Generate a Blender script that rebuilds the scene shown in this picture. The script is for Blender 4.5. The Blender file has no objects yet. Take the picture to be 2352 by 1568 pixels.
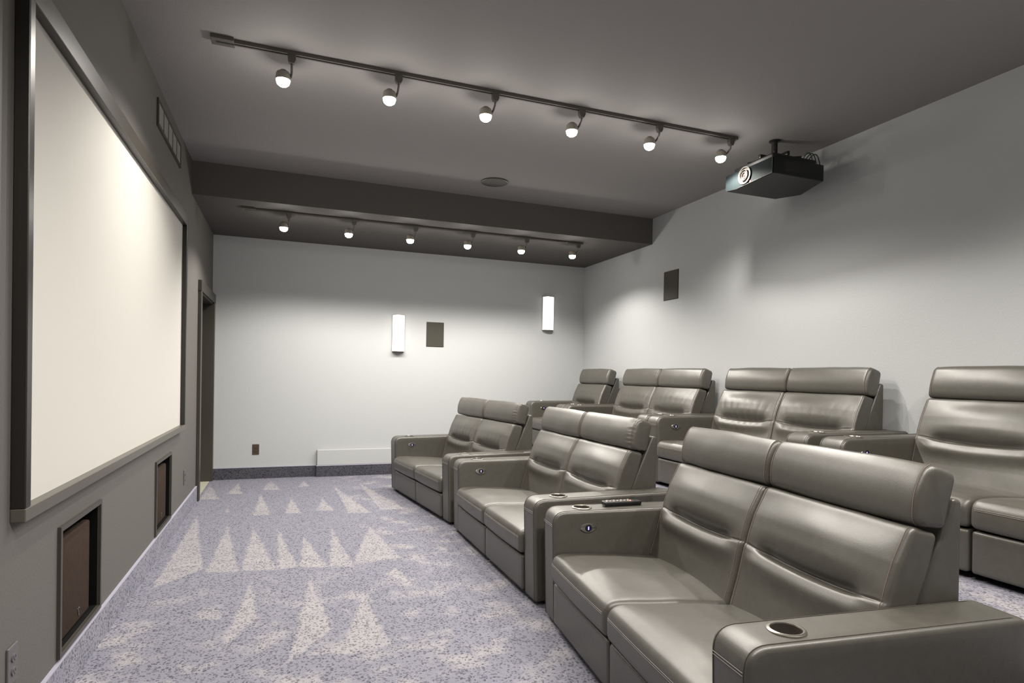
import bpy, bmesh, math, random
from mathutils import Vector, Matrix, noise
C = bpy.context.scene.collection
SC = bpy.context.scene
# ------------------------------------------------------------------ camera
YAW, PITCH, ROLL, FPX, SY = .3577, -.0112, .0193, 1390.1, 93.56
CAM = Vector((.7785, -7.514, 1.238))
fw = Vector((math.sin(YAW)*math.cos(PITCH), math.cos(YAW)*math.cos(PITCH), math.sin(PITCH)))
r0 = Vector((math.cos(YAW), -math.sin(YAW), 0)); u0 = r0.cross(fw)
rr = r0*math.cos(ROLL)+u0*math.sin(ROLL); uu = -r0*math.sin(ROLL)+u0*math.cos(ROLL)
cd = bpy.data.cameras.new('camera'); co = bpy.data.objects.new('camera', cd); C.objects.link(co)
m = Matrix((rr, uu, -fw)).transposed().to_4x4(); m.translation = CAM
co.matrix_world = m
cd.sensor_width = 36; cd.lens = FPX/2352*36; cd.shift_y = SY/2352; cd.clip_start = .05
SC.camera = co
# ------------------------------------------------------------------ world, exposure
w = bpy.data.worlds.new('world'); SC.world = w; w.use_nodes = True
w.node_tree.nodes['Background'].inputs[0].default_value = (.02, .02, .02, 1)
SC.view_settings.view_transform = 'Standard'; SC.view_settings.look = 'None'
SC.view_settings.exposure = 0.0; SC.view_settings.gamma = 1; SC.view_settings.use_curve_mapping = False
SPOT_W, LEAK_W = 78, 3.6          # each track lamp: downward beam and the light that escapes sideways and up
LAMP_COL = (1, .95, .87)

# room dimensions
RW, RH, SZ, SD, NEAR = 4.627, 3.033, 2.745, 1.65, -9.2   # width, ceiling, soffit underside, soffit depth, wall behind the camera
PZ, PX = .346, 2.96                                       # platform height and front edge
LAMPX = [.74, 1.34, 1.95, 2.56, 3.17, 3.79]

# ------------------------------------------------------------------ materials
def nt(name):
    mt = bpy.data.materials.new(name); mt.use_nodes = True
    t = mt.node_tree; return mt, t, t.nodes['Principled BSDF']
def nd(t, typ, **kw):
    n = t.nodes.new(typ)
    for k, v in kw.items():
        if k in ('operation','data_type','blend_type','noise_dimensions','feature','distance','interpolation_type','wave_type','bands_direction'): setattr(n, k, v)
    return n
def simple(name, col, rough=.6, metal=0, noise_scale=0, bump=0, var=0, emit=None, es=0, spec=.5, coat=0):
    mt, t, b = nt(name)
    b.inputs['Base Color'].default_value = (*col, 1); b.inputs['Roughness'].default_value = rough
    b.inputs['Metallic'].default_value = metal; b.inputs['Specular IOR Level'].default_value = spec
    if coat: b.inputs['Coat Weight'].default_value = coat; b.inputs['Coat Roughness'].default_value = .3
    if emit: b.inputs['Emission Color'].default_value = (*emit, 1); b.inputs['Emission Strength'].default_value = es
    if noise_scale:
        tc = nd(t, 'ShaderNodeTexCoord'); n = nd(t, 'ShaderNodeTexNoise'); n.inputs['Scale'].default_value = noise_scale; n.inputs['Detail'].default_value = 4
        t.links.new(tc.outputs['Object'], n.inputs['Vector'])
        if bump:
            bp = nd(t, 'ShaderNodeBump'); bp.inputs['Strength'].default_value = bump; bp.inputs['Distance'].default_value = .002
            t.links.new(n.outputs['Fac'], bp.inputs['Height']); t.links.new(bp.outputs[0], b.inputs['Normal'])
        if var:
            n2 = nd(t, 'ShaderNodeTexNoise'); n2.inputs['Scale'].default_value = noise_scale*.08; n2.inputs['Detail'].default_value = 6
            t.links.new(tc.outputs['Object'], n2.inputs['Vector'])
            cr = nd(t, 'ShaderNodeValToRGB'); cr.color_ramp.elements[0].position = .3; cr.color_ramp.elements[1].position = .7
            cr.color_ramp.elements[0].color = (*[c*(1-var) for c in col], 1); cr.color_ramp.elements[1].color = (*[c*(1+var) for c in col], 1)
            t.links.new(n2.outputs['Fac'], cr.inputs[0]); t.links.new(cr.outputs[0], b.inputs['Base Color'])
    return mt
M = {}
M['wall'] = simple('pale_wall_paint', (.378, .388, .394), .75, noise_scale=70, bump=.35, spec=.3)
M['dark'] = simple('dark_paint', (.098, .092, .086), .7, noise_scale=90, bump=.45, spec=.35)
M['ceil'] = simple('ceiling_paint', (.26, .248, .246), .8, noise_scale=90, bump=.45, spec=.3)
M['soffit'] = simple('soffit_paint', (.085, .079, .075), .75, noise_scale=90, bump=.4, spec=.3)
M['trim'] = simple('dark_trim', (.040, .036, .029), .38, noise_scale=20, var=.1)
M['frame_dark'] = simple('screen_frame', (.010, .008, .007), .32, spec=.6)  # side members of the screen frame, darker than top and bottom
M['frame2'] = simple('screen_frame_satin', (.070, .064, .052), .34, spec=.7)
M['screen'] = simple('screen_fabric', (.48, .467, .44), .85, spec=.2)
M['leather'] = simple('grey_leather', (.060, .056, .046), .42, noise_scale=420, bump=.2, var=.09, spec=.68, coat=.22)
M['base'] = simple('base_black', (.02, .02, .018), .8)
M['thread'] = simple('thread', (.26, .24, .21), .8)
M['piping'] = simple('brown_thread', (.16, .12, .10), .7)
M['darkthread'] = simple('dark_thread', (.05, .045, .036), .7)
M['metal'] = simple('brushed_metal', (.36, .34, .30), .3, metal=1)
M['cup'] = simple('cup_liner', (.05, .045, .035), .45)
M['ring'] = simple('satin_ring', (.05, .042, .038), .6)
M['chrome'] = simple('chrome', (.45, .44, .43), .22, metal=1)
M['blue'] = simple('blue_led', (.3, .3, .9), .4, emit=(.35, .3, 1), es=2.2)
M['rail'] = simple('rail_bronze', (.10, .09, .08), .4, metal=.3)
M['lamphead'] = simple('lamp_head', (.30, .28, .24), .35, metal=.2)
M['bulb'] = simple('bulb', (1, 1, 1), .5, emit=(1, .95, .85), es=45)
M['black'] = simple('black_plastic', (.007, .0075, .008), .42)
M['blackm'] = simple('black_matte', (.02, .02, .02), .8)
M['void'] = simple('black_lining', (.004, .004, .004), .9, spec=.1)
M['grille'] = simple('grille_cloth', (.032, .020, .014), .9, noise_scale=600, bump=.6, var=.15, spec=.15)
M['spk'] = simple('wall_speaker_mesh', (.026, .023, .014), .7, noise_scale=800, bump=.3)
M['brown'] = simple('brown_plate', (.05, .032, .02), .45)
M['greyp'] = simple('grey_plate', (.095, .09, .094), .4)
M['shade'] = simple('frosted_shade', (.9, .88, .86), .5, emit=(1, .95, .93), es=1.5)
M['vent'] = simple('vent_slats', (.17, .165, .15), .6)
M['tile'] = simple('hall_tile', (.38, .375, .30), .6, noise_scale=20, var=.08)
M['red'] = simple('red_led', (.8, .1, .1), .4, emit=(1, .15, .1), es=5)
M['glass'] = simple('lens_glass', (.03, .025, .025), .05, spec=1)
M['green'] = simple('green_cable', (.01, .07, .05), .5)
M['binding'] = simple('carpet_binding', (.30, .295, .36), .8)
# projector front: dark teal with fine vertical brushing
mt, t, b = nt('projector_front'); b.inputs['Roughness'].default_value = .75; b.inputs['Specular IOR Level'].default_value = .06
tc = nd(t, 'ShaderNodeTexCoord'); mp = nd(t, 'ShaderNodeMapping'); mp.inputs['Scale'].default_value = (1, 60, 1)
wv = nd(t, 'ShaderNodeTexNoise'); wv.inputs['Scale'].default_value = 6; wv.inputs['Detail'].default_value = 2
cr = nd(t, 'ShaderNodeValToRGB'); cr.color_ramp.elements[0].color = (.004, .006, .0065, 1); cr.color_ramp.elements[1].color = (.012, .017, .018, 1)
for a, c in ((tc.outputs['Object'], mp.inputs[0]), (mp.outputs[0], wv.inputs['Vector']), (wv.outputs['Fac'], cr.inputs[0]), (cr.outputs[0], b.inputs['Base Color'])): t.links.new(a, c)
M['pfront'] = mt
# carpet: pebble-spotted pile, with brushed light and dark wedges left by the vacuum cleaner
TRI = [((0.027, -0.266), (0.016, -1.1), (0.195, -1.118)), ((0.309, -0.272), (0.234, -0.884), (0.386, -0.902)), ((0.64, -0.192), (0.56, -0.74), (0.745, -0.788)), ((0.986, -0.307), (0.912, -0.685), (1.032, -0.615)), ((0.558, -0.947), (0.526, -1.909), (0.681, -1.936)), ((0.845, -1.188), (0.788, -1.9), (0.922, -1.938)), ((1.13, -1.317), (1.052, -1.871), (1.202, -1.913)), ((1.282, -0.653), (1.309, -2.046), (1.504, -2.084)), ((1.559, -0.591), (1.593, -1.978), (1.83, -2.043)), ((0.306, -1.532), (0.297, -1.729), (0.335, -1.723)), ((0.094, -1.811), (0.085, -3.636), (0.313, -3.358)), ((0.36, -2.188), (0.333, -3.427), (0.523, -3.465)), ((0.554, -2.349), (0.534, -3.447), (0.747, -3.491)), ((0.739, -2.437), (0.747, -3.491), (0.871, -3.486)), ((0.923, -2.718), (0.871, -3.486), (1.044, -3.517)), ((1.135, -2.517), (1.05, -3.541), (1.206, -3.566)), ((1.43, -2.531), (1.195, -3.541), (1.522, -3.451)), ((0.607, -3.67), (0.514, -4.595), (0.663, -4.255)), ((0.934, -3.673), (0.8, -4.811), (1.011, -4.499)), ((1.196, -4.054), (1.016, -4.801), (1.25, -4.769)), ((1.457, -3.665), (1.375, -3.769), (1.508, -4.08))]
def carpet(name, base_mul=1.0, marks=True, dark=0.0):
    mt, t, b = nt(name); L = t.links
    b.inputs['Roughness'].default_value = .95; b.inputs['Specular IOR Level'].default_value = .1
    g = nd(t, 'ShaderNodeNewGeometry'); P = g.outputs['Position']
    wn = nd(t, 'ShaderNodeTexNoise'); wn.inputs['Scale'].default_value = 9; wn.inputs['Detail'].default_value = 3; L.new(P, wn.inputs['Vector'])
    sb = nd(t, 'ShaderNodeVectorMath', operation='SUBTRACT'); L.new(wn.outputs['Color'], sb.inputs[0]); sb.inputs[1].default_value = (.5, .5, .5)
    sc = nd(t, 'ShaderNodeVectorMath', operation='SCALE'); L.new(sb.outputs[0], sc.inputs[0]); sc.inputs['Scale'].default_value = .05
    ad = nd(t, 'ShaderNodeVectorMath', operation='ADD'); L.new(P, ad.inputs[0]); L.new(sc.outputs[0], ad.inputs[1])
    pile = None
    def mathn(op, a, bb=None, cc=None):
        n = nd(t, 'ShaderNodeMath', operation=op)
        for i, v in enumerate((a, bb, cc)):
            if v is None: continue
            if isinstance(v, (int, float)): n.inputs[i].default_value = v
            else: L.new(v, n.inputs[i])
        return n.outputs[0]
    def smooth(v, a, c):
        n = nd(t, 'ShaderNodeMapRange', interpolation_type='SMOOTHSTEP'); L.new(v, n.inputs['Value'])
        n.inputs['From Min'].default_value = a; n.inputs['From Max'].default_value = c; return n.outputs[0]
    ln = nd(t, 'ShaderNodeTexNoise'); ln.inputs['Scale'].default_value = 4.5; ln.inputs['Detail'].default_value = 5; ln.inputs['Roughness'].default_value = .6; L.new(P, ln.inputs['Vector'])
    blot = smooth(ln.outputs['Fac'], .47, .66)
    mo = nd(t, 'ShaderNodeTexNoise'); mo.inputs['Scale'].default_value = 7; mo.inputs['Detail'].default_value = 6; mo.inputs['Roughness'].default_value = .7; L.new(P, mo.inputs['Vector']); mott = mathn('MULTIPLY_ADD', smooth(mo.outputs['Fac'], .35, .6), .4, .6)
    if marks:
        for tri in TRI:
            (x0, y0), (x1, y1), (x2, y2) = tri
            if (x1-x0)*(y2-y0)-(x2-x0)*(y1-y0) < 0: (x1, y1), (x2, y2) = (x2, y2), (x1, y1)
            mn = None
            for (ax, ay), (bx, by) in (((x0, y0), (x1, y1)), ((x1, y1), (x2, y2)), ((x2, y2), (x0, y0))):
                l = math.hypot(bx-ax, by-ay); nx, ny = -(by-ay)/l, (bx-ax)/l
                d = nd(t, 'ShaderNodeVectorMath', operation='DOT_PRODUCT'); L.new(ad.outputs[0], d.inputs[0]); d.inputs[1].default_value = (nx, ny, 0)
                v = mathn('SUBTRACT', d.outputs['Value'], nx*ax+ny*ay)
                mn = v if mn is None else mathn('MINIMUM', mn, v)
            s = smooth(mn, -.012, .016)
            pile = s if pile is None else mathn('MAXIMUM', pile, s)
        # the loose blotches only in the nearer, walked-on half and toward the seats
        sx = nd(t, 'ShaderNodeSeparateXYZ'); L.new(P, sx.inputs[0])
        near = smooth(sx.outputs['Y'], -3.3, -4.3)
        side = smooth(sx.outputs['X'], 1.2, 1.6)
        k = mathn('MAXIMUM', near, side); k = mathn('MULTIPLY', k, blot); pile = mathn('MAXIMUM', pile, k)
    else: pile = blot
    pile = mathn('MULTIPLY', pile, mott)
    if dark: pile = mathn('MULTIPLY', pile, .25)
    base = nd(t, 'ShaderNodeMix', data_type='RGBA'); L.new(pile, base.inputs[0])
    q = base_mul
    base.inputs[6].default_value = (.205*q, .203*q, .245*q, 1); base.inputs[7].default_value = (.315*q, .302*q, .318*q, 1)
    # pebble spots
    vo = nd(t, 'ShaderNodeTexVoronoi', feature='F1'); vo.inputs['Scale'].default_value = 72; L.new(ad.outputs[0], vo.inputs['Vector'])
    vr = nd(t, 'ShaderNodeSeparateColor'); L.new(vo.outputs['Color'], vr.inputs[0])
    rad = mathn('MULTIPLY_ADD', vr.outputs[0], .30, .24)
    sp = mathn('SUBTRACT', rad, vo.outputs['Distance']); sp = smooth(sp, -.05, .07)
    sel = mathn('MULTIPLY_ADD', vr.outputs[1], .6, .4); sp = mathn('MULTIPLY', sp, sel)
    mul = nd(t, 'ShaderNodeMix', data_type='RGBA', blend_type='MULTIPLY'); L.new(sp, mul.inputs[0]); L.new(base.outputs[2], mul.inputs[6]); mul.inputs[7].default_value = (.38, .38, .42, 1)
    fn = nd(t, 'ShaderNodeTexNoise'); fn.inputs['Scale'].default_value = 160; fn.inputs['Detail'].default_value = 2; L.new(P, fn.inputs['Vector'])
    fr = nd(t, 'ShaderNodeMapRange'); L.new(fn.outputs['Fac'], fr.inputs['Value']); fr.inputs['From Min'].default_value = .3; fr.inputs['From Max'].default_value = .7; fr.inputs['To Min'].default_value = .82; fr.inputs['To Max'].default_value = 1.12
    fin = nd(t, 'ShaderNodeVectorMath', operation='SCALE'); L.new(mul.outputs[2], fin.inputs[0]); L.new(fr.outputs[0], fin.inputs['Scale'])
    L.new(fin.outputs[0], b.inputs['Base Color'])
    h = mathn('MULTIPLY_ADD', sp, -1.2, fn.outputs['Fac'])
    bp = nd(t, 'ShaderNodeBump'); bp.inputs['Strength'].default_value = .5; bp.inputs['Distance'].default_value = .004; L.new(h, bp.inputs['Height']); L.new(bp.outputs[0], b.inputs['Normal'])
    return mt
M['carpet'] = carpet('carpet'); M['carpet2'] = carpet('carpet_plain', 1, False); M['carpetside'] = carpet('carpet_side_strip', 1.15, False, 1); M['carpetbase'] = carpet('carpet_base_strip', .34, False, 1)

# ------------------------------------------------------------------ mesh helpers
def link(name, me, mat, parent=None, smooth=False):
    if mat is not None and not me.materials: me.materials.append(M[mat] if isinstance(mat, str) else mat)
    if smooth:
        for p in me.polygons: p.use_smooth = True
    o = bpy.data.objects.new(name, me); C.objects.link(o)
    if parent: o.parent = parent
    return o
def tag(o, label=None, cat=None, group=None, kind=None):
    for k, v in (('label', label), ('category', cat), ('group', group), ('kind', kind)):
        if v: o[k] = v
    return o
def empty(name, loc, rz=0):
    o = bpy.data.objects.new(name, None); C.objects.link(o); o.location = loc; o.rotation_euler = (0, 0, rz); o.empty_display_size = .1; return o
class MB:
    def __init__(s): s.bm = bmesh.new()
    def box(s, x0, x1, y0, y1, z0, z1, bev=0, seg=2):
        b = bmesh.new(); bmesh.ops.create_cube(b, size=1)
        bmesh.ops.scale(b, vec=(abs(x1-x0), abs(y1-y0), abs(z1-z0)), verts=b.verts)
        bmesh.ops.translate(b, vec=((x0+x1)/2, (y0+y1)/2, (z0+z1)/2), verts=b.verts)
        if bev: bmesh.ops.bevel(b, geom=b.edges[:], offset=bev, segments=seg, profile=.5, affect='EDGES')
        s.merge(b); return s
    def merge(s, b, mat=None):
        if mat: bmesh.ops.transform(b, matrix=mat, verts=b.verts)
        me = bpy.data.meshes.new('t'); b.to_mesh(me); b.free(); s.bm.from_mesh(me); bpy.data.meshes.remove(me)
    def prism(s, poly, z0, z1, axis='z', bev=0):
        b = bmesh.new()
        def P(a, c, h): return {'z': (a, c, h), 'y': (a, h, c), 'x': (h, a, c)}[axis]
        lo = [b.verts.new(P(a, c, z0)) for a, c in poly]; hi = [b.verts.new(P(a, c, z1)) for a, c in poly]
        n = len(poly); b.faces.new(lo[::-1]); b.faces.new(hi)
        for i in range(n): b.faces.new((lo[i], lo[(i+1) % n], hi[(i+1) % n], hi[i]))
        bmesh.ops.recalc_face_normals(b, faces=b.faces)
        if bev: bmesh.ops.bevel(b, geom=b.edges[:], offset=bev, segments=2, profile=.5, affect='EDGES')
        s.merge(b); return s
    def lathe(s, prof, n=32, mat=None):
        b = bmesh.new(); rings = []
        for r, z in prof:
            rings.append([b.verts.new((r*math.cos(2*math.pi*i/n), r*math.sin(2*math.pi*i/n), z)) for i in range(n)] if r > 1e-6 else [b.verts.new((0, 0, z))])
        for A, B in zip(rings, rings[1:]):
            for i in range(n):
                j = (i+1) % n
                if len(A) == 1 and len(B) == 1: continue
                if len(A) == 1: b.faces.new((A[0], B[j], B[i]))
                elif len(B) == 1: b.faces.new((A[i], A[j], B[0]))
                else: b.faces.new((A[i], A[j], B[j], B[i]))
        bmesh.ops.recalc_face_normals(b, faces=b.faces)
        s.merge(b, mat); return s
    def tube(s, pts, r, n=6, closed=False):
        pts = [Vector(p) for p in pts]; b = bmesh.new(); rings = []; N = len(pts)
        for i, p in enumerate(pts):
            a = pts[i-1] if (i > 0 or closed) else p; c = pts[(i+1) % N] if (i < N-1 or closed) else p
            d = (c-a).normalized(); up = Vector((0, 0, 1)) if abs(d.z) < .9 else Vector((0, 1, 0))
            e1 = d.cross(up).normalized(); e2 = d.cross(e1)
            rings.append([b.verts.new(p+e1*r*math.cos(2*math.pi*k/n)+e2*r*math.sin(2*math.pi*k/n)) for k in range(n)])
        for i in range(N if closed else N-1):
            A, B = rings[i], rings[(i+1) % N]
            for k in range(n): b.faces.new((A[k], A[(k+1) % n], B[(k+1) % n], B[k]))
        if not closed: b.faces.new(rings[0][::-1]); b.faces.new(rings[-1])
        s.merge(b); return s
    def build(s, name, mat, parent=None, smooth=False, loc=None):
        me = bpy.data.meshes.new(name); s.bm.to_mesh(me); s.bm.free()
        o = link(name, me, mat, parent, smooth)
        if smooth:
            me.set_sharp_from_angle(angle=math.radians(40))
        if loc: o.location = loc
        return o
def struct(name, mb, mat, parent=None): return tag(mb.build(name, mat, parent), kind='structure')

def rpoly(pts, step=.012, fine=None):
    """closed polygon [(x,z,r)] -> resampled rounded loop with outward normals"""
    n = len(pts); out = []
    for i in range(n):
        p0 = Vector(pts[i-1][:2]); p = Vector(pts[i][:2]); p1 = Vector(pts[(i+1) % n][:2]); r = pts[i][2]
        a = (p0-p).normalized(); c = (p1-p).normalized(); ang = a.angle(c)
        if r < 1e-5 or ang > 3.1: out.append(p); continue
        d = min(r/math.tan(ang/2), (p0-p).length*.49, (p1-p).length*.49); A = p+a*d; B = p+c*d
        k = max(2, min(8, int(d*2/step)+2))
        for j in range(k+1):
            s = j/k; out.append(A*(1-s)**2+p*2*s*(1-s)+B*s*s)
    res = []
    for i in range(len(out)):
        a, b = out[i], out[(i+1) % len(out)]; L = (b-a).length
        if L < 1e-5: continue
        k = max(1, round(L/step))
        for j in range(k):
            p, q_ = a.lerp(b, j/k), a.lerp(b, (j+1)/k); f_ = 3 if fine and fine(p) else 1
            for u_ in range(f_): res.append(p.lerp(q_, u_/f_))
    N = len(res); area = sum(res[i].x*res[(i+1) % N].y-res[(i+1) % N].x*res[i].y for i in range(N))
    if area < 0: res.reverse()
    nr = []
    for i in range(N):
        d = res[(i+1) % N]-res[i-1]; nr.append(Vector((d.y, -d.x)).normalized())
    return res, nr
def loft(sec, y0, y1, r=.02, ystep=.02, disp=None, capbulge=0.0):
    """extrude the section loop along y with rounded ends; returns mesh"""
    pts, nr = sec; N = len(pts); cx = sum(p.x for p in pts)/N; cz = sum(p.y for p in pts)/N
    rows = []; q = 4; mid = (y0+y1)/2
    for s in (.35, .7): rows.append((y0, r, s))
    for k in range(q+1):
        a = math.pi/2*k/q; rows.append((y0+r*(1-math.sin(a)), r*(1-math.cos(math.pi/2-a)) if False else r*(1-math.sin(a)) , 1))
    rows = []
    def endrows(y, sg):
        o = []
        for s in (.3, .65, .9): o.append((y-sg*capbulge*(1-s*s), r, s))
        for k in range(q+1):
            a = math.pi/2*k/q       # 0: on the cap, pi/2: on the flat side
            o.append((y+sg*r*(1-math.cos(a)), r*(1-math.sin(a)), 1))
        return o
    A = endrows(y0, 1); B = endrows(y1, -1)[::-1]
    k = max(2, int((y1-y0-2*r)/ystep)); rows = A+[(y0+r+(y1-y0-2*r)*i/k, 0, 1) for i in range(1, k)]+B
    vs = []
    for y, inset, s in rows:
        for p, n in zip(pts, nr):
            x = p.x-n.x*inset; z = p.y-n.y*inset
            if s != 1: x = cx+(x-cx)*s; z = cz+(z-cz)*s
            if disp:
                dd = disp(x, y, z, n.x, n.y); x += n.x*dd*s; z += n.y*dd*s
            vs.append((x, y, z))
    fs = []; R = len(rows)
    for i in range(R-1):
        for j in range(N):
            k2 = (j+1) % N; fs.append((i*N+j, i*N+k2, (i+1)*N+k2, (i+1)*N+j))
    c0 = len(vs); vs.append((cx, y0-capbulge, cz)); vs.append((cx, y1+capbulge, cz))
    for j in range(N):
        k2 = (j+1) % N; fs.append((c0, k2, j)); fs.append((c0+1, (R-1)*N+j, (R-1)*N+k2))
    me = bpy.data.meshes.new('m'); me.from_pydata(vs, [], fs); me.update()
    bm = bmesh.new(); bm.from_mesh(me); bmesh.ops.recalc_face_normals(bm, faces=bm.faces); bm.to_mesh(me); bm.free()
    return me
def secline(sec, y, disp, cond, lift=.0008):
    """points of the section at a given y where cond(p,n) holds, as a path lying on the surface"""
    pts, nr = sec; N = len(pts); ok = [cond(p, n) for p, n in zip(pts, nr)]
    st = next((i for i in range(N) if ok[i] and not ok[i-1]), 0); out = []
    for k in range(N):
        i = (st+k) % N
        if not ok[i]: break
        p, n = pts[i], nr[i]; d = (disp(p.x, y, p.y, n.x, n.y) if disp else 0)+lift
        out.append((p.x+n.x*d, y, p.y+n.y*d))
    return out

# ------------------------------------------------------------------ seating
L2, AW, AH, AD = 1.678, .165, .572, .905
def smst(x, a, b):
    t_ = max(0, min(1, (x-a)/(b-a))); return t_*t_*(3-2*t_)
def back_disp(yc, wd, wr, seed):
    def f(x, y, z, nx, nz):
        tt = (y-yc)/wd; d = 0
        edge = 1-smst(abs(tt), .30, .5)
        if nx < -.2:
            zc = .568+.03*(2*tt)**2*.6
            e = z-zc; A = .034*(1-smst(abs(tt), .27, .40))+.003
            s = .026 if e > 0 else .0075
            d -= A*math.exp(-(e/s)**2)
            d += .019*math.exp(-((e+.05)/.036)**2)*(1-smst(abs(tt), .34, .5))
            d += .020*(1-(2*tt)**2)*smst(z, .58, .66)*(1-smst(z, .71, .80))
            d -= .005*math.exp(-(e/.0035)**2)*(1-smst(abs(tt), .46, .5))
            if wr:
                g = 0
                for k in range(7):
                    yk = (-.36+.72*(k+.5)/7+.03*noise.noise((k*3.1, seed, 0)))
                    sl = .35*(yk)*(e/.2)
                    g += math.exp(-((tt-yk-sl)/.018)**2)*(.6+.8*noise.noise((k*1.7+5, seed, 2)))
                d -= wr*g*math.exp(-((e-.05)/(.085))**2)
                g2 = sum(math.exp(-((tt-(-.32+.64*k/6))/.02)**2) for k in range(7))
                d -= wr*.3*g2*math.exp(-((e+.06)/.045)**2)
        d += .0025*noise.noise((x*9, y*7+seed, z*9))*(1-smst(abs(tt), .44, .5))
        return d
    return f
def head_disp(y0, y1, pucker, seed):
    yc = (y0+y1)/2; wd = y1-y0
    def f(x, y, z, nx, nz):
        tt = (y-yc)/wd; d = .006*(1-(2*tt)**2)*(1 if nx < 0 else .3)+(.013*max(0, 1-((z-.905)/.10)**2) if nx < 0 else 0)*(1-smst(abs(tt), .47, .5))
        if pucker:
            e = (y-y0)/.035
            if 0 < e < 6 and nx < .2: d -= pucker*max(0, math.sin((z*1.2+x)*2*math.pi/.032+seed))*math.exp(-((e-.9)/.75)**2)
        d += .003*noise.noise((x*8+seed, y*6, z*8))
        return d
    return f
def seat_disp(y0, y1, seed, wr):
    yc = (y0+y1)/2; wd = y1-y0
    def f(x, y, z, nx, nz):
        tt = (y-yc)/wd; d = 0
        if nz > .3: d += .020*(1-(2*tt)**2)*smst(x, -.01, .12)
        if nx < -.3: d += .005*(1-(2*tt)**2)
        if wr and nx < -.2: d -= wr*max(0, math.sin(y*2*math.pi/.045+3*noise.noise((y*9, seed, 0))))*smst(z, .25, .30)*(1-smst(z, .34, .365))
        d += .003*noise.noise((x*7, y*7+seed, z*7)) if nz > 0 else 0
        return d
    return f
SEC_HEAD = rpoly([(.737, .996, .040), (.834, .964, .034), (.793, .796, .022), (.690, .808, .034), (.702, .90, .3)], .010)
SEC_BACK = rpoly([(.505, .30, .03), (.545, .44, .10), (.575, .566, .03), (.622, .70, .10), (.676, .808, .028), (.775, .785, .028), (.745, .68, .1), (.70, .56, .05), (.64, .30, .03)], .0085, lambda p: p.x < .62 and .545 < p.y < .605)
SEC_SEAT = rpoly([(-.016, .380, .072), (.30, .362, .2), (.56, .335, .03), (.56, .24, .02), (-.012, .238, .038)], .015)
SEC_FOOT = rpoly([(.006, .230, .018), (.07, .230, .01), (.07, .035, .01), (.010, .035, .018)], .015)
SEC_ARM = rpoly([(0, AH, .068), (AD, AH+.003, .035), (AD, .022, .02), (.018, .022, .015)], .022)
SEC_ARM_FRONT = rpoly([(0, AH, .068), (.925, AH+.003, .03), (.925, .022, .02), (.018, .022, .015)], .022)
SEC_PANEL = rpoly([(.842, .884, .012), (.876, .882, .018), (.884, .03, .015), (.66, .03, .015), (.70, .57, .05)], .03)

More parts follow.
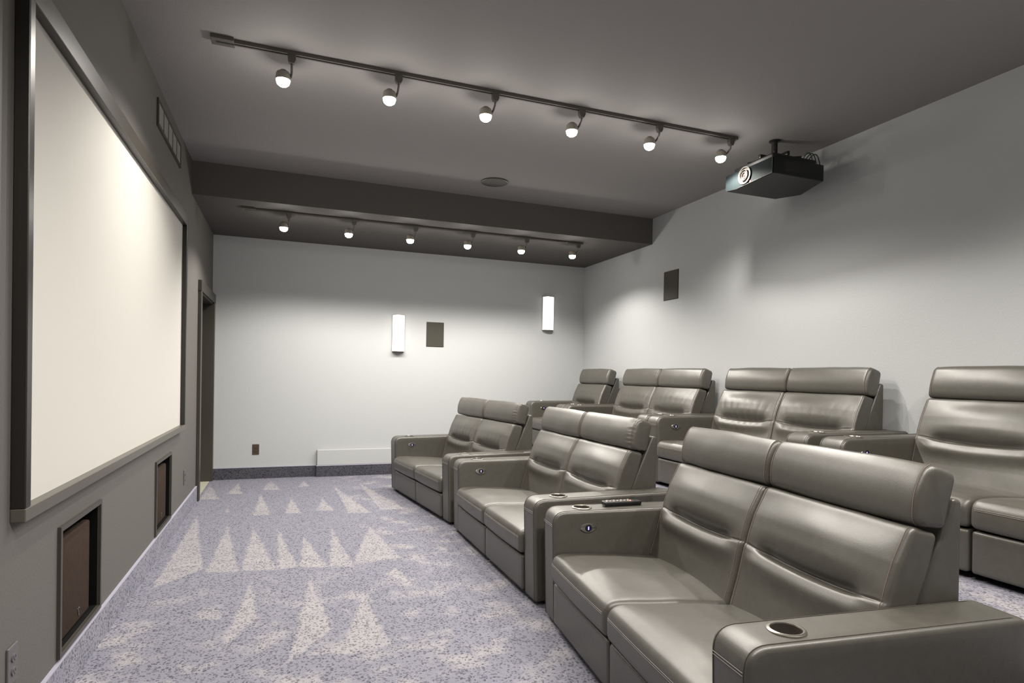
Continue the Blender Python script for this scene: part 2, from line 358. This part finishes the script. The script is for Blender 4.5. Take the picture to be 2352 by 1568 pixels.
def cut_cup(me, cx, cy, cz, r):
    """hole for the cup, cut straight into the arm mesh"""
    bm = bmesh.new(); bmesh.ops.create_cone(bm, cap_ends=True, segments=40, radius1=r, radius2=r, depth=.14)
    bmesh.ops.translate(bm, vec=(cx, cy, cz), verts=bm.verts); cm = bpy.data.meshes.new('c'); bm.to_mesh(cm); bm.free()
    a = bpy.data.objects.new('a', me); c = bpy.data.objects.new('c', cm); C.objects.link(a); C.objects.link(c)
    md = a.modifiers.new('b', 'BOOLEAN'); md.object = c; md.operation = 'DIFFERENCE'; md.solver = 'EXACT'
    dg = bpy.context.evaluated_depsgraph_get(); out = bpy.data.meshes.new_from_object(a.evaluated_get(dg))
    bpy.data.objects.remove(a); bpy.data.objects.remove(c); bpy.data.meshes.remove(cm)
    return out
def make_arm(root, y0, y1, inner, cup_y, sec):
    me = loft(sec, y0, y1, .016, .03)
    me.materials.append(M['leather'])
    me = cut_cup(me, .178, cup_y, AH-.01, .040)
    for p in me.polygons: p.use_smooth = True
    me.set_sharp_from_angle(angle=math.radians(50))
    arm = link('armrest', me, 'leather', root)
    if not me.materials: me.materials.append(M['leather'])
    # seams along both top edges and down the front
    for ye in (y0+.0165, y1-.0165):
        pth = secline(SEC_ARM, ye, None, lambda p, n: (n.y > .05 or n.x < -.3) and n.x < .6)
        mb = MB(); mb.tube(pth, .0011, 5); mb.build('seam', 'darkthread', arm)
    for zz in (.507, .499):
        MB().tube([(.0005-.001, y0+.017, zz), (-.0005, y1-.017, zz)], .0009, 5).build('stitching', 'thread', arm)
    # cup holder
    mb = MB(); mb.lathe([(.0395, .0005), (.041, .004), (.046, .0045), (.051, .002), (.0515, -.003), (.040, -.003), (.0395, .0005)], 48, Matrix.Translation((.178, cup_y, AH+.002)))
    rim = mb.build('cup_holder', 'metal', root, True)
    mb = MB(); mb.lathe([(.0395, .001), (.0385, -.06), (.034, -.066), (0, -.066)], 40, Matrix.Translation((.178, cup_y, AH+.002))); mb.build('cup_liner', 'cup', rim, True)
    # control button on the inner face
    yb = y0 if inner < 0 else y1; s = inner
    mtx = Matrix.Translation((.182, yb, .489)) @ Matrix.Rotation(-s*math.pi/2, 4, 'X')
    mb = MB()
    def oval(rx, rz, h0, h1, b, pw=1.0):
        n = 36; rg = []
        for sc_, h in ((1, h0), (1, h1-.002), (.94, h1), (.0, h1)):
            rg.append([b.verts.new((rx*sc_*math.cos(2*math.pi*i/n), rz*sc_*math.sin(2*math.pi*i/n)*(1-.18*abs(math.cos(2*math.pi*i/n))), h)) for i in range(n)] if sc_ else [b.verts.new((0, 0, h))])
        for A, B in zip(rg, rg[1:]):
            for i in range(n):
                j = (i+1) % n
                b.faces.new((A[i], A[j], B[j], B[i]) if len(B) > 1 else (A[i], A[j], B[0]))
        bmesh.ops.recalc_face_normals(b, faces=b.faces)
    b = bmesh.new(); oval(.042, .023, -.004, .005, b); mb.merge(b, mtx); btn = mb.build('control_panel', 'chrome', root, True)
    mb = MB(); mb.lathe([(.0175, .004), (.0175, .0062), (.0155, .0068), (.015, .0055), (0, .0055)], 32, mtx); mb.build('control_button', 'black', btn, True)
    mb = MB(); b = bmesh.new(); bmesh.ops.create_cube(b, size=1); bmesh.ops.scale(b, vec=(.0048, .016, .0016), verts=b.verts); bmesh.ops.translate(b, vec=(0, 0, .0064), verts=b.verts); mb.merge(b, mtx)
    mb.build('indicator_light', 'blue', btn)
    return arm
def make_sofa(name, loc, deg, nseat, label, wr=0.0, pucker=0.0, seed=1, group=None, seatwr=0.0):
    root = empty(name, loc, math.radians(deg)); Ln = L2 if nseat == 2 else .977; h = Ln/2
    tag(root, label, 'recliner', group)
    sec = SEC_ARM if loc[2] > .1 else SEC_ARM_FRONT
    make_arm(root, -h, -h+AW, 1, -h+AW/2, sec); make_arm(root, h-AW, h, -1, h-AW/2, sec)
    inn = h-AW
    MB().box(.05, .84, -inn+.003, inn-.003, .035, .235).build('seat_base', 'base', root)
    for sx_ in (.07, .82):
        for sy_ in (-h+.08, h-.08): MB().lathe([(0, 0), (.024, 0), (.026, .026), (0, .026)], 16, Matrix.Translation((sx_, sy_, 0))).build('foot', 'base', root, True)
    me = loft(SEC_PANEL, -inn+.004, inn-.004, .012, .1); p = link('back_panel', me, 'leather', root, True); me.set_sharp_from_angle(angle=math.radians(50))
    wd = 2*inn/nseat; ext = .012
    for i in range(nseat):
        a = -inn+i*wd; b = a+wd; yc = (a+b)/2; sd = seed*7.3+i*3.1
        a2, b2 = a+.002, b-.002
        # seat
        f = seat_disp(a2, b2, sd, seatwr if i == 0 else 0)
        s = link('seat_cushion', loft(SEC_SEAT, a2, b2, .027, .02, f), 'leather', root, True)
        for zz in (.334, .327):
            line = []
            for k in range(31):
                y = a2+.026+(b2-a2-.052)*k/30; line.append((-.014-f(-.012, y, zz, -1, 0)-.0006, y, zz))
            MB().tube(line, .0008, 5).build('stitching', 'thread', s)
        # footrest
        link('footrest', loft(SEC_FOOT, a2+.004, b2-.004, .014, .05, lambda x, y, z, nx, nz: .004 if nx < -.5 else 0), 'leather', root, True)
        # back cushion
        f = back_disp(yc, b2-a2, wr*(.8+.4*i), sd)
        lo = a2-(ext if i == 0 else 0); hi = b2+(ext if i == nseat-1 else 0)
        if nseat == 1: lo, hi = a2-ext, b2+ext
        s = link('back_cushion', loft(SEC_BACK, lo, hi, .018, .0135, f), 'leather', root, True)
        for ye in (lo+.021, hi-.021):
            pth = secline(SEC_BACK, ye, f, lambda p, n: n.x < -.25 and p.y > .34)
            if len(pth) > 3: MB().tube(pth, .0011, 5).build('seam', 'piping', s)
        # head rest
        f = head_disp(lo-.004, hi, pucker if i == 0 else 0, sd)
        s = link('headrest', loft(SEC_HEAD, lo-(.004 if i == 0 else 0), hi+(.004 if i == nseat-1 else 0), .016, .012, f, .004), 'leather', root, True)
        for ye in ((lo+.016, hi-.020) if True else ()):
            pth = secline(SEC_HEAD, ye, f, lambda p, n: n.x < .3 and n.y > -.8)
            if len(pth) > 3: MB().tube(pth, .0011, 5).build('seam', 'piping', s)
    return root
FG, BG = 'two-seat recliners of the front row', 'two-seat recliners of the raised back row'
make_sofa('loveseat_recliner', (1.942, -5.497, 0), -6.06, 2, 'large grey leather two-seat recliner in the foreground with a remote on its arm', seed=1, group=FG)
make_sofa('loveseat_recliner', (2.029, -3.703, 0), .08, 2, 'grey leather two-seat recliner in the middle of the front row, behind the foreground recliner', seed=2, pucker=.0075, seatwr=.0025, group=FG)
make_sofa('loveseat_recliner', (1.93, -1.891, 0), 6.88, 2, 'grey leather two-seat recliner of the front row, farthest away, nearest the sconce wall', wr=.0032, pucker=.0075, seed=3, group=FG)
make_sofa('recliner_chair', (3.672, -.827, PZ), 2.9, 1, 'grey leather single-seat recliner in the corner at the far end of the raised back row', seed=4)
make_sofa('loveseat_recliner', (3.682, -2.196, PZ), .71, 2, 'grey leather two-seat recliner on the raised back row beside the single-seat recliner', wr=.005, seed=5, group=BG)
make_sofa('loveseat_recliner', (3.695, -3.896, PZ), 1.0, 2, 'wrinkled grey leather two-seat recliner on the raised back row, directly below the projector', wr=.0045, seed=6, group=BG)
make_sofa('loveseat_recliner', (3.695, -5.678, PZ), .3, 2, 'grey leather two-seat recliner of the back row, cut off at the right edge', seed=7, group=BG)

# ------------------------------------------------------------------ room shell
struct('floor', MB().box(0, PX, NEAR, 0, -.1, 0), 'carpet')
struct('floor_platform', MB().box(PX, RW, NEAR, 0, -.1, PZ, .006), 'carpet2')
struct('wall_far', MB().box(-.2, RW+.15, 0, .15, -.1, RH+.1), 'wall')
struct('wall_rear', MB().box(RW, RW+.15, NEAR, 0, -.1, RH+.1), 'wall')
struct('wall_near', MB().box(-.2, RW+.15, NEAR-.15, NEAR, -.1, RH+.1), 'wall')
struct('ceiling', MB().box(-.2, RW+.15, NEAR-.15, .15, RH, RH+.12), 'ceil')
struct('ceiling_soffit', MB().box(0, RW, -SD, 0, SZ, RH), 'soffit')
# screen wall with holes: door, two speaker niches
DY0, DY1, DZ = -1.10, -.075, 1.975
NI = [(-4.836, -4.338, .174, .628), (-3.066, -2.548, .174, .618)]
ys = sorted({NEAR, 0, DY0, DY1, *[n[0] for n in NI], *[n[1] for n in NI]}); zs = sorted({-.1, RH, DZ, 0.0, *[n[2] for n in NI], *[n[3] for n in NI]})
mb = MB()
for i in range(len(ys)-1):
    for j in range(len(zs)-1):
        yc, zc = (ys[i]+ys[i+1])/2, (zs[j]+zs[j+1])/2
        if DY0 < yc < DY1 and 0 < zc < DZ: continue
        if any(n[0] < yc < n[1] and n[2] < zc < n[3] for n in NI): continue
        mb.box(-.2, 0, ys[i], ys[i+1], zs[j], zs[j+1])
bmesh.ops.remove_doubles(mb.bm, verts=mb.bm.verts, dist=1e-5)
struct('wall_left', mb, 'dark')
# door opening, casing and the hall behind
struct('floor_hall', MB().box(-1.4, 0, -1.6, 0, -.1, .002), 'tile')
struct('wall_hall', MB().box(-1.5, -1.4, -1.7, .15, 0, 2.4).box(-1.4, -.2, -1.8, -1.7, 0, 2.4).box(-1.4, -.2, 0, .1, 0, 2.4).box(-1.5, -.2, -1.8, .1, 2.4, 2.5), 'dark')
d = tag(empty('door_1', (0, (DY0+DY1)/2, 0)), kind='structure'); yo = -(DY0+DY1)/2
MB().box(-.2, .012, DY1-.012+yo, DY1+.004+yo, 0, DZ).box(-.2, .012, DY0-.004+yo, DY0+.012+yo, 0, DZ).box(-.2, .012, DY0+.012+yo, DY1-.012+yo, DZ-.015, DZ+.004).box(-.13, -.115, DY1-.026+yo, DY1-.010+yo, 0, DZ-.015).build('door_jamb', 'trim', d)
MB().box(0, .03, DY0-.085+yo, DY0+.0+yo, 0, DZ+.09, .004).box(0, .03, DY1+yo, -.003+yo, 0, DZ+.09, .003).box(0, .034, DY0-.09+yo, -.002+yo, DZ+.0, DZ+.10, .004).build('door_casing', 'trim', d)
MB().box(-.93, -.16, DY1-.06+yo, DY1-.02+yo, .01, DZ-.02, .003).build('door_leaf', 'trim', d)
# carpeted base strips
BZ = .145
mb = MB(); mb.box(0, .014, NEAR, DY0-.09, 0, BZ); bs = struct('baseboard_left', mb, 'carpetside')
MB().box(0, .0155, NEAR, DY0-.09, BZ-.003, BZ+.001).build('binding', 'binding', bs)
LX = 1.13; LZ = .318
bs = struct('baseboard_far', MB().box(.03, LX, -.014, 0, 0, BZ-.012).box(LX, PX, -.062, 0, 0, BZ-.012), 'carpetbase')
MB().box(.03, LX, -.017, 0, BZ-.018, BZ-.009, .001).box(LX-.002, PX, -.065, -.04, BZ-.018, BZ-.009, .001).build('binding', 'binding', bs)
struct('trim_1', MB().box(LX+.006, PX, -.055, 0, BZ-.01, LZ, .006, 2), 'wall')

# ------------------------------------------------------------------ projection screen on the left wall
SY0, SY1, SZ0, SZ1, FWD = -5.27, -2.13, .760, 2.445, .04
sc_ = tag(empty('projection_screen', (0, (SY0+SY1)/2, SZ0)), 'large white projection screen in a dark frame mounted on the left wall', 'screen')
yo, zo = -(SY0+SY1)/2, -SZ0
MB().box(.001, .008, SY0+.02+yo, SY1-.02+yo, SZ0+.02+zo, SZ1-.02+zo).build('screen_fabric', 'screen', sc_)
f = .042
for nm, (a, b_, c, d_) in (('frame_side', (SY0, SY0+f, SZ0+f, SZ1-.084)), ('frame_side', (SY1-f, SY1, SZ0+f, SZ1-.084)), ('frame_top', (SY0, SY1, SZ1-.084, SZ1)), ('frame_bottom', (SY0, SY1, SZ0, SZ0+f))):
    MB().box(0, FWD, a+yo, b_+yo, c+zo, d_+zo, .003, 2).build(nm, {'frame_side': 'frame_dark', 'frame_top': 'trim'}.get(nm, 'frame2'), sc_)
# air vent high on the left wall
vy0, vy1, vz0, vz1 = -3.175, -2.31, 2.757, 2.93
v = tag(empty('air_vent', (0, (vy0+vy1)/2, vz0)), 'dark framed air vent with grey louvres high on the left wall above the screen', 'vent'); yo, zo = -(vy0+vy1)/2, -vz0
MB().box(0, .012, vy0+yo, vy1+yo, vz0+zo, vz0+.022+zo).box(0, .012, vy0+yo, vy1+yo, vz1-.022+zo, vz1+zo).box(0, .012, vy0+yo, vy0+.022+yo, vz0+.022+zo, vz1-.022+zo).box(0, .012, vy1-.022+yo, vy1+yo, vz0+.022+zo, vz1-.022+zo).build('frame', 'trim', v)
mb = MB()
for k in range(14):
    z = vz0+.026+(vz1-vz0-.052)*k/13+zo; mb.prism([(.001, z-.003), (.010, z+.004), (.010, z+.0055), (.001, z-.0015)], vy0+.022+yo, vy1-.022+yo, 'y')
mb.build('louvres', 'vent', v)
mb = MB()
for k in range(1, 5):
    y = vy0+.022+(vy1-vy0-.044)*k/5+yo; mb.box(0, .0115, y-.004, y+.004, vz0+.022+zo, vz1-.022+zo)
mb.build('divider', 'trim', v)
MB().box(0, .002, vy0+.02+yo, vy1-.02+yo, vz0+.02+zo, vz1-.02+zo).build('backing', 'vent', v)
# speakers set into niches under the screen
for (y0, y1, z0, z1), lab in zip(NI, ('brown speaker in a framed niche low on the left wall, the nearer of two', 'brown speaker in a framed niche low on the left wall, nearer the doorway')):
    s = tag(empty('niche_speaker', (0, (y0+y1)/2, z0)), lab, 'speaker', 'speakers in the niches under the screen'); yo, zo = -(y0+y1)/2, -z0
    e = .018
    MB().prism([(y0-e+yo, z0-e+zo), (y1+e+yo, z0-e+zo), (y1+yo, z0+zo), (y0+yo, z0+zo)], 0, .012, 'x').prism([(y0-e+yo, z1+e+zo), (y0+yo, z1+zo), (y1+yo, z1+zo), (y1+e+yo, z1+e+zo)], 0, .012, 'x')\
      .prism([(y0-e+yo, z0-e+zo), (y0+yo, z0+zo), (y0+yo, z1+zo), (y0-e+yo, z1+e+zo)], 0, .012, 'x').prism([(y1+yo, z0+zo), (y1+e+yo, z0-e+zo), (y1+e+yo, z1+e+zo), (y1+yo, z1+zo)], 0, .012, 'x').build('frame', 'trim', s)
    MB().box(-.2, -.19, y0+yo, y1+yo, z0+zo, z1+zo).box(-.19, -.001, y0+yo, y0+.004+yo, z0+zo, z1+zo).box(-.19, -.001, y1-.004+yo, y1+yo, z0+zo, z1+zo).box(-.19, -.001, y0+.004+yo, y1-.004+yo, z0+zo, z0+.004+zo).box(-.19, -.001, y0+.004+yo, y1-.004+yo, z1-.004+zo, z1+zo).build('niche_lining', 'void', s)
    MB().box(-.19, -.045, y0+.02+yo, y1-.08+yo, z0+.008+zo, z1-.06+zo, .004).build('cabinet', 'black', s)
    g = MB().box(-.045, -.012, y0+.015+yo, y1-.07+yo, z0+.012+zo, z1-.05+zo, .010, 3).build('grille', 'grille', s, True)
    ly = y0+(y1-y0)*.56+yo; lz = .055
    pts = [(-.0105, ly+.008*math.cos(a)+.003*math.sin(2*a), lz+.017*math.sin(a)) for a in [math.pi*2*k/18*.86+.6 for k in range(18)]]
    MB().tube(pts, .0019, 6).build('emblem', 'chrome', g, True)
# wall sockets
def outlet(loc, rz, mat, lab, wd=.072, ht=.118):
    o = tag(empty('wall_outlet', loc, rz), lab, 'outlet')
    MB().box(-wd/2, wd/2, -.007, 0, -ht/2, ht/2, .0025, 2).build('cover_plate', mat, o)
    for s in (1, -1):
        n = 20; poly = [(.0165*math.cos(2*math.pi*i/n), s*.021+.0135*max(-.85, min(.85, math.sin(2*math.pi*i/n)))) for i in range(n)]
        r = MB().prism(poly, -.0105, -.006, 'y').build('socket', mat, o)
        MB().box(-.0075, -.0055, -.0112, -.010, s*.021-.002, s*.021+.006).box(.0055, .0075, -.0112, -.010, s*.021-.002, s*.021+.006).box(-.002, .002, -.0112, -.010, s*.021-.009, s*.021-.005).build('slots', 'blackm', r)
outlet((.467, 0, .335), 0, 'brown', 'dark brown wall outlet low on the white far wall')
outlet((0, -5.252, .322), math.pi/2, 'greyp', 'grey wall outlet on the left wall at the bottom corner of the photo')
outlet((0, -1.88, .345), math.pi/2, 'greyp', 'grey wall outlet on the left wall between the far niche speaker and the doorway')
# flush speakers
def flush(name, b, lab):
    x0, x1, y0, y1, z0, z1 = b; cx, cy, cz = (x0+x1)/2, (y0+y1)/2, (z0+z1)/2
    o = tag(empty(name, (cx, cy, cz)), lab, 'speaker')
    MB().box(x0-cx, x1-cx, y0-cy, y1-cy, z0-cz, z1-cz, .003, 2).build('grille', 'spk', o)
    if y1-y0 < x1-x0: MB().box(x0-cx-.003, x1-cx+.003, y1-cy-.003, y1-cy, z0-cz-.003, z1-cz+.003).build('frame', 'trim', o)
    else: MB().box(x1-cx-.003, x1-cx, y0-cy-.003, y1-cy+.003, z0-cz-.003, z1-cz+.003).build('frame', 'trim', o)
flush('wall_speaker', (2.428, 2.646, -.009, 0, 1.582, 1.888), 'olive brown rectangular speaker on the white far wall between the two sconces')
flush('wall_speaker', (RW-.009, RW, -2.153, -1.90, 2.083, 2.39), 'dark rectangular speaker high on the rear wall above the back row')
M['spkc'] = simple('ceiling_speaker_mesh', (.07, .068, .06), .7, noise_scale=800, bump=.3)
cs = tag(empty('ceiling_speaker', (2.569, -2.16, RH)), 'round dark speaker set flush in the ceiling before the soffit', 'speaker')
MB().lathe([(.124, 0), (.124, -.009), (.118, -.011), (.117, -.008)], 64).build('rim', 'trim', cs, True)
MB().lathe([(.117, -.001), (.117, -.009), (0, -.009)], 64).build('grille', 'spkc', cs, True)
# sconces
def sconce(x, z0, z1, wd, lab):
    o = tag(empty('wall_sconce', (x, 0, z0)), lab, 'wall lamp', 'sconces on the far wall'); h = z1-z0; r = wd/2; dp = .085
    def half(rx, d, n=24): return [(rx*math.cos(math.pi*i/n), -.012-d*math.sin(math.pi*i/n)) for i in range(n+1)]
    MB().prism(half(r-.002, dp-.012), .006, h-.006).build('lamp_shade', 'shade', o, True)
    MB().prism(half(r, dp-.010), 0, .006).build('lower_rim', 'metal', o); MB().prism(half(r, dp-.010), h-.006, h).build('upper_rim', 'metal', o)
    MB().box(-r, r, -.012, 0, 0, h, .001).build('back_plate', 'metal', o)
sconce(2.072, 1.503, 1.958, .15, 'white glowing half-round sconce on the far wall left of the square speaker')
sconce(4.082, 1.853, 2.308, .158, 'white glowing half-round sconce on the far wall near the room corner')

# ------------------------------------------------------------------ track lighting
def track(y, z, lab):
    o = tag(empty('light_track', (0, y, z)), lab, 'light track')
    MB().box(.46, 3.86, -.018, -.006, -.02, 0, .001).box(.46, 3.86, .006, .018, -.02, 0, .001).box(.46, 3.86, -.006, .006, -.012, 0).build('rail', 'rail', o)
    p = MB().box(.375, .49, -.040, .040, -.022, 0, .002).build('power_feed', 'rail', o)
    MB().box(.40, .49, -.006, .006, -.024, -.021).build('feed_slot', 'blackm', p)
    MB().box(3.86, 3.885, -.02, .02, -.022, 0, .002).build('end_cap', 'rail', o)
ORD = ['first', 'second', 'third', 'fourth', 'fifth', 'sixth']
def make_lamp():
    o = empty('track_lamp', (0, 0, 0))
    MB().box(-.022, .022, -.016, .016, -.045, -.018, .003).prism([(-.022, -.045), (.022, -.045), (.012, -.066), (-.012, -.066)], -.014, .014, 'y').build('adapter', 'rail', o)
    MB().tube([(0, 0, -.06), (0, .004, -.085), (0, .03, -.105), (-.004, .055, -.118), (-.012, .058, -.122)], .0065, 8).build('arm', 'rail', o, True)
    T = Matrix.Translation((-.045, .055, -.140)) @ Matrix.Scale(1.12, 4)
    hd = MB().lathe([(0, .048), (.016, .048), (.020, .042), (.031, .036), (.034, .030), (.036, -.002), (.0335, -.002), (.031, .026), (.012, .034), (0, .034)], 32, T).build('lamp_head', 'lamphead', o, True)
    MB().lathe([(.0, .030), (.014, .029), (.031, .012), (.0325, -.002), (.033, -.010), (.029, -.022), (.018, -.031), (0, -.034)], 32, T).build('bulb', 'bulb', o, True)
    return o
def add_lights(o):
    x, y, z = o.location
    for nm, typ, pw in (('beam_light', 'SPOT', SPOT_W), ('side_light', 'POINT', LEAK_W)):
        ld = bpy.data.lights.new(nm, typ); ld.energy = pw; ld.color = LAMP_COL; ld.shadow_soft_size = .022
        if typ == 'SPOT': ld.spot_size = math.radians(149); ld.spot_blend = .42
        l = bpy.data.objects.new(nm, ld); C.objects.link(l); l.parent = o; l.location = (-.045, .055, -.142-.050)
def dup(root):
    r = root.copy(); C.objects.link(r)
    for c in root.children:
        if c.type == 'LIGHT': continue
        k = c.copy(); C.objects.link(k); k.parent = r
    return r
proto = make_lamp(); first = True
for (ty, tz, lab, gl) in ((-3.86, RH, 'dark track rail with six lamps across the main ceiling', 'main ceiling track'), (-1.38, SZ, 'dark track rail with six lamps under the lowered soffit', 'soffit track'), (-6.85, RH, 'dark track rail with six lamps on the ceiling above the camera', 'track above the camera')):
    track(ty, tz, lab)
    for i, x in enumerate(LAMPX):
        o = proto if first else dup(proto); first = False
        o.location = (x+.045, ty, tz); add_lights(o)
        tag(o, 'small glowing spot lamp, %s from the screen wall on the %s' % (ORD[i], gl), 'track lamp', 'lamps on the '+gl)

# ------------------------------------------------------------------ ceiling projector
px0, px1, py0, py1, pz0 = 3.955, 4.415, -4.165, -3.68, 2.69
pr = tag(empty('projector', ((px0+px1)/2, (py0+py1)/2, RH)), 'black projector with a large round lens hanging from the ceiling near the rear wall', 'projector')
ox, oy, oz = -(px0+px1)/2, -(py0+py1)/2, -RH
plan = [(px0, py0), (px1, py0), (px1+.07, (py0*.6+py1*.4)), (px1+.115, (py0*.35+py1*.65)), (px1+.015, py1), (px0, py1)]
MB().prism([(a+ox, b_+oy) for a, b_ in plan], pz0+oz, pz0+.118+oz, 'z', .006).build('body', 'black', pr)
plan2 = [(a+(.03 if a < 4.1 else -.03)+ox, b_*.82+(py0+py1)/2*.18+oy) for a, b_ in plan]
MB().prism(plan2, pz0+.116+oz, pz0+.165+oz, 'z', .012).build('top_cover', 'black', pr)
fp = MB().prism([(py0+.003+oy, pz0+.004+oz), ((py0*.25+py1*.75)+oy, pz0-.012+oz), (py1-.003+oy, pz0+.004+oz), (py1-.003+oy, pz0+.114+oz), (py0+.003+oy, pz0+.114+oz)], px0-.012+ox, px0+.004+ox, 'x', .002).build('front_panel', 'pfront', pr)
MB().tube([(px0-.013+ox, py0+.004+oy, pz0+.112+oz), (px0-.013+ox, py0+.004+oy, pz0+.003+oz), (px0-.013+ox, (py0*.25+py1*.75)+oy, pz0-.013+oz), (px0-.013+ox, py1-.004+oy, pz0+.003+oz)], .0028, 6).build('silver_edge', 'chrome', fp, True)
lc = (px0-.012+ox, (py0+py1)/2+.03+oy, pz0+.062+oz)
LT = Matrix.Translation(lc) @ Matrix.Rotation(-math.pi/2, 4, 'Y')
ln = MB().lathe([(.052, 0), (.058, 0), (.064, .005), (.064, .009), (.054, .010), (.050, .002), (.049, -.01)], 48, LT).build('lens_ring', 'ring', pr, True)
MB().lathe([(.050, .001), (.041, .000), (.041, .016), (.036, .018), (.033, .006), (.026, .003), (.025, .012), (.021, .013), (.019, .004)], 48, LT).build('lens_barrel', 'rail', ln, True)
MB().lathe([(.020, .004), (.012, .008), (0, .010)], 32, LT).build('lens', 'glass', ln, True)
MB().box(lc[0]-.004, lc[0]+.001, lc[1]-.062, lc[1]-.052, lc[2]-.062, lc[2]-.055).build('status_light', 'red', pr)
MB().box(px0+.10+ox, px0+.26+ox, py0-.001+oy, py0+.002+oy, pz0+.022+oz, pz0+.10+oz).build('intake_grille', 'blackm', pr)
mbk = MB().lathe([(0, 0), (.04, 0), (.04, -.008), (.022, -.012), (.022, -.10), (.05, -.11), (.05, -.125), (0, -.125)], 24)
mbk.box(-.14, .14, -.012, .012, -.150, -.122, .002).box(-.012, .012, -.14, .14, -.150, -.122, .002)
for s1, s2 in ((-.13, -.13), (.13, -.13), (-.13, .13), (.13, .13)): mbk.tube([(s1*.2, s2*.2, -.135), (s1, s2, -.145), (s1, s2, -.185)], .008, 6)
mbk.build('ceiling_mount', 'black', pr, True)
for k in range(3):
    r_ = .055+.012*k
    pts = [(px1-.07+.14*t_+ox, py0+.10+.03*k-.02*math.sin(3.1*t_)+oy, pz0+.150+oz+r_*1.3*math.sin(math.pi*t_)) for t_ in [i/14 for i in range(15)]]
    MB().tube(pts, .0035, 6).build('cable', 'green' if k == 2 else 'black', pr, True)

# ------------------------------------------------------------------ remote control on the arm of the nearest sofa
rc = tag(empty('remote_control', (2.425, -4.772, AH+.0035), math.radians(-3)), 'black remote control with pale buttons lying on the far arm of the foreground recliner', 'remote')
MB().box(-.105, .105, -.025, .025, .004, .022, .005, 3).prism([(-.105, .002), (-.05, .0005), (.105, .0005), (.10, .008), (-.10, .010)], -.020, .020, 'y').build('body', 'black', rc, True)
MB().box(-.10, .062, -.0215, .0215, .0215, .0232).build('face_plate', 'metal', rc)
k = 0
for i in range(11):
    for j in range(3):
        xx, yy = -.092+.0135*i, -.013+.013*j
        MB().lathe([(.0042, 0), (.0042, .0016), (.003, .0024), (0, .0024)], 10, Matrix.Translation((xx, yy, .0230))).build('button', 'red' if (i == 10 and j == 0) else ('greyp' if (i+j) % 3 else 'screen'), rc)
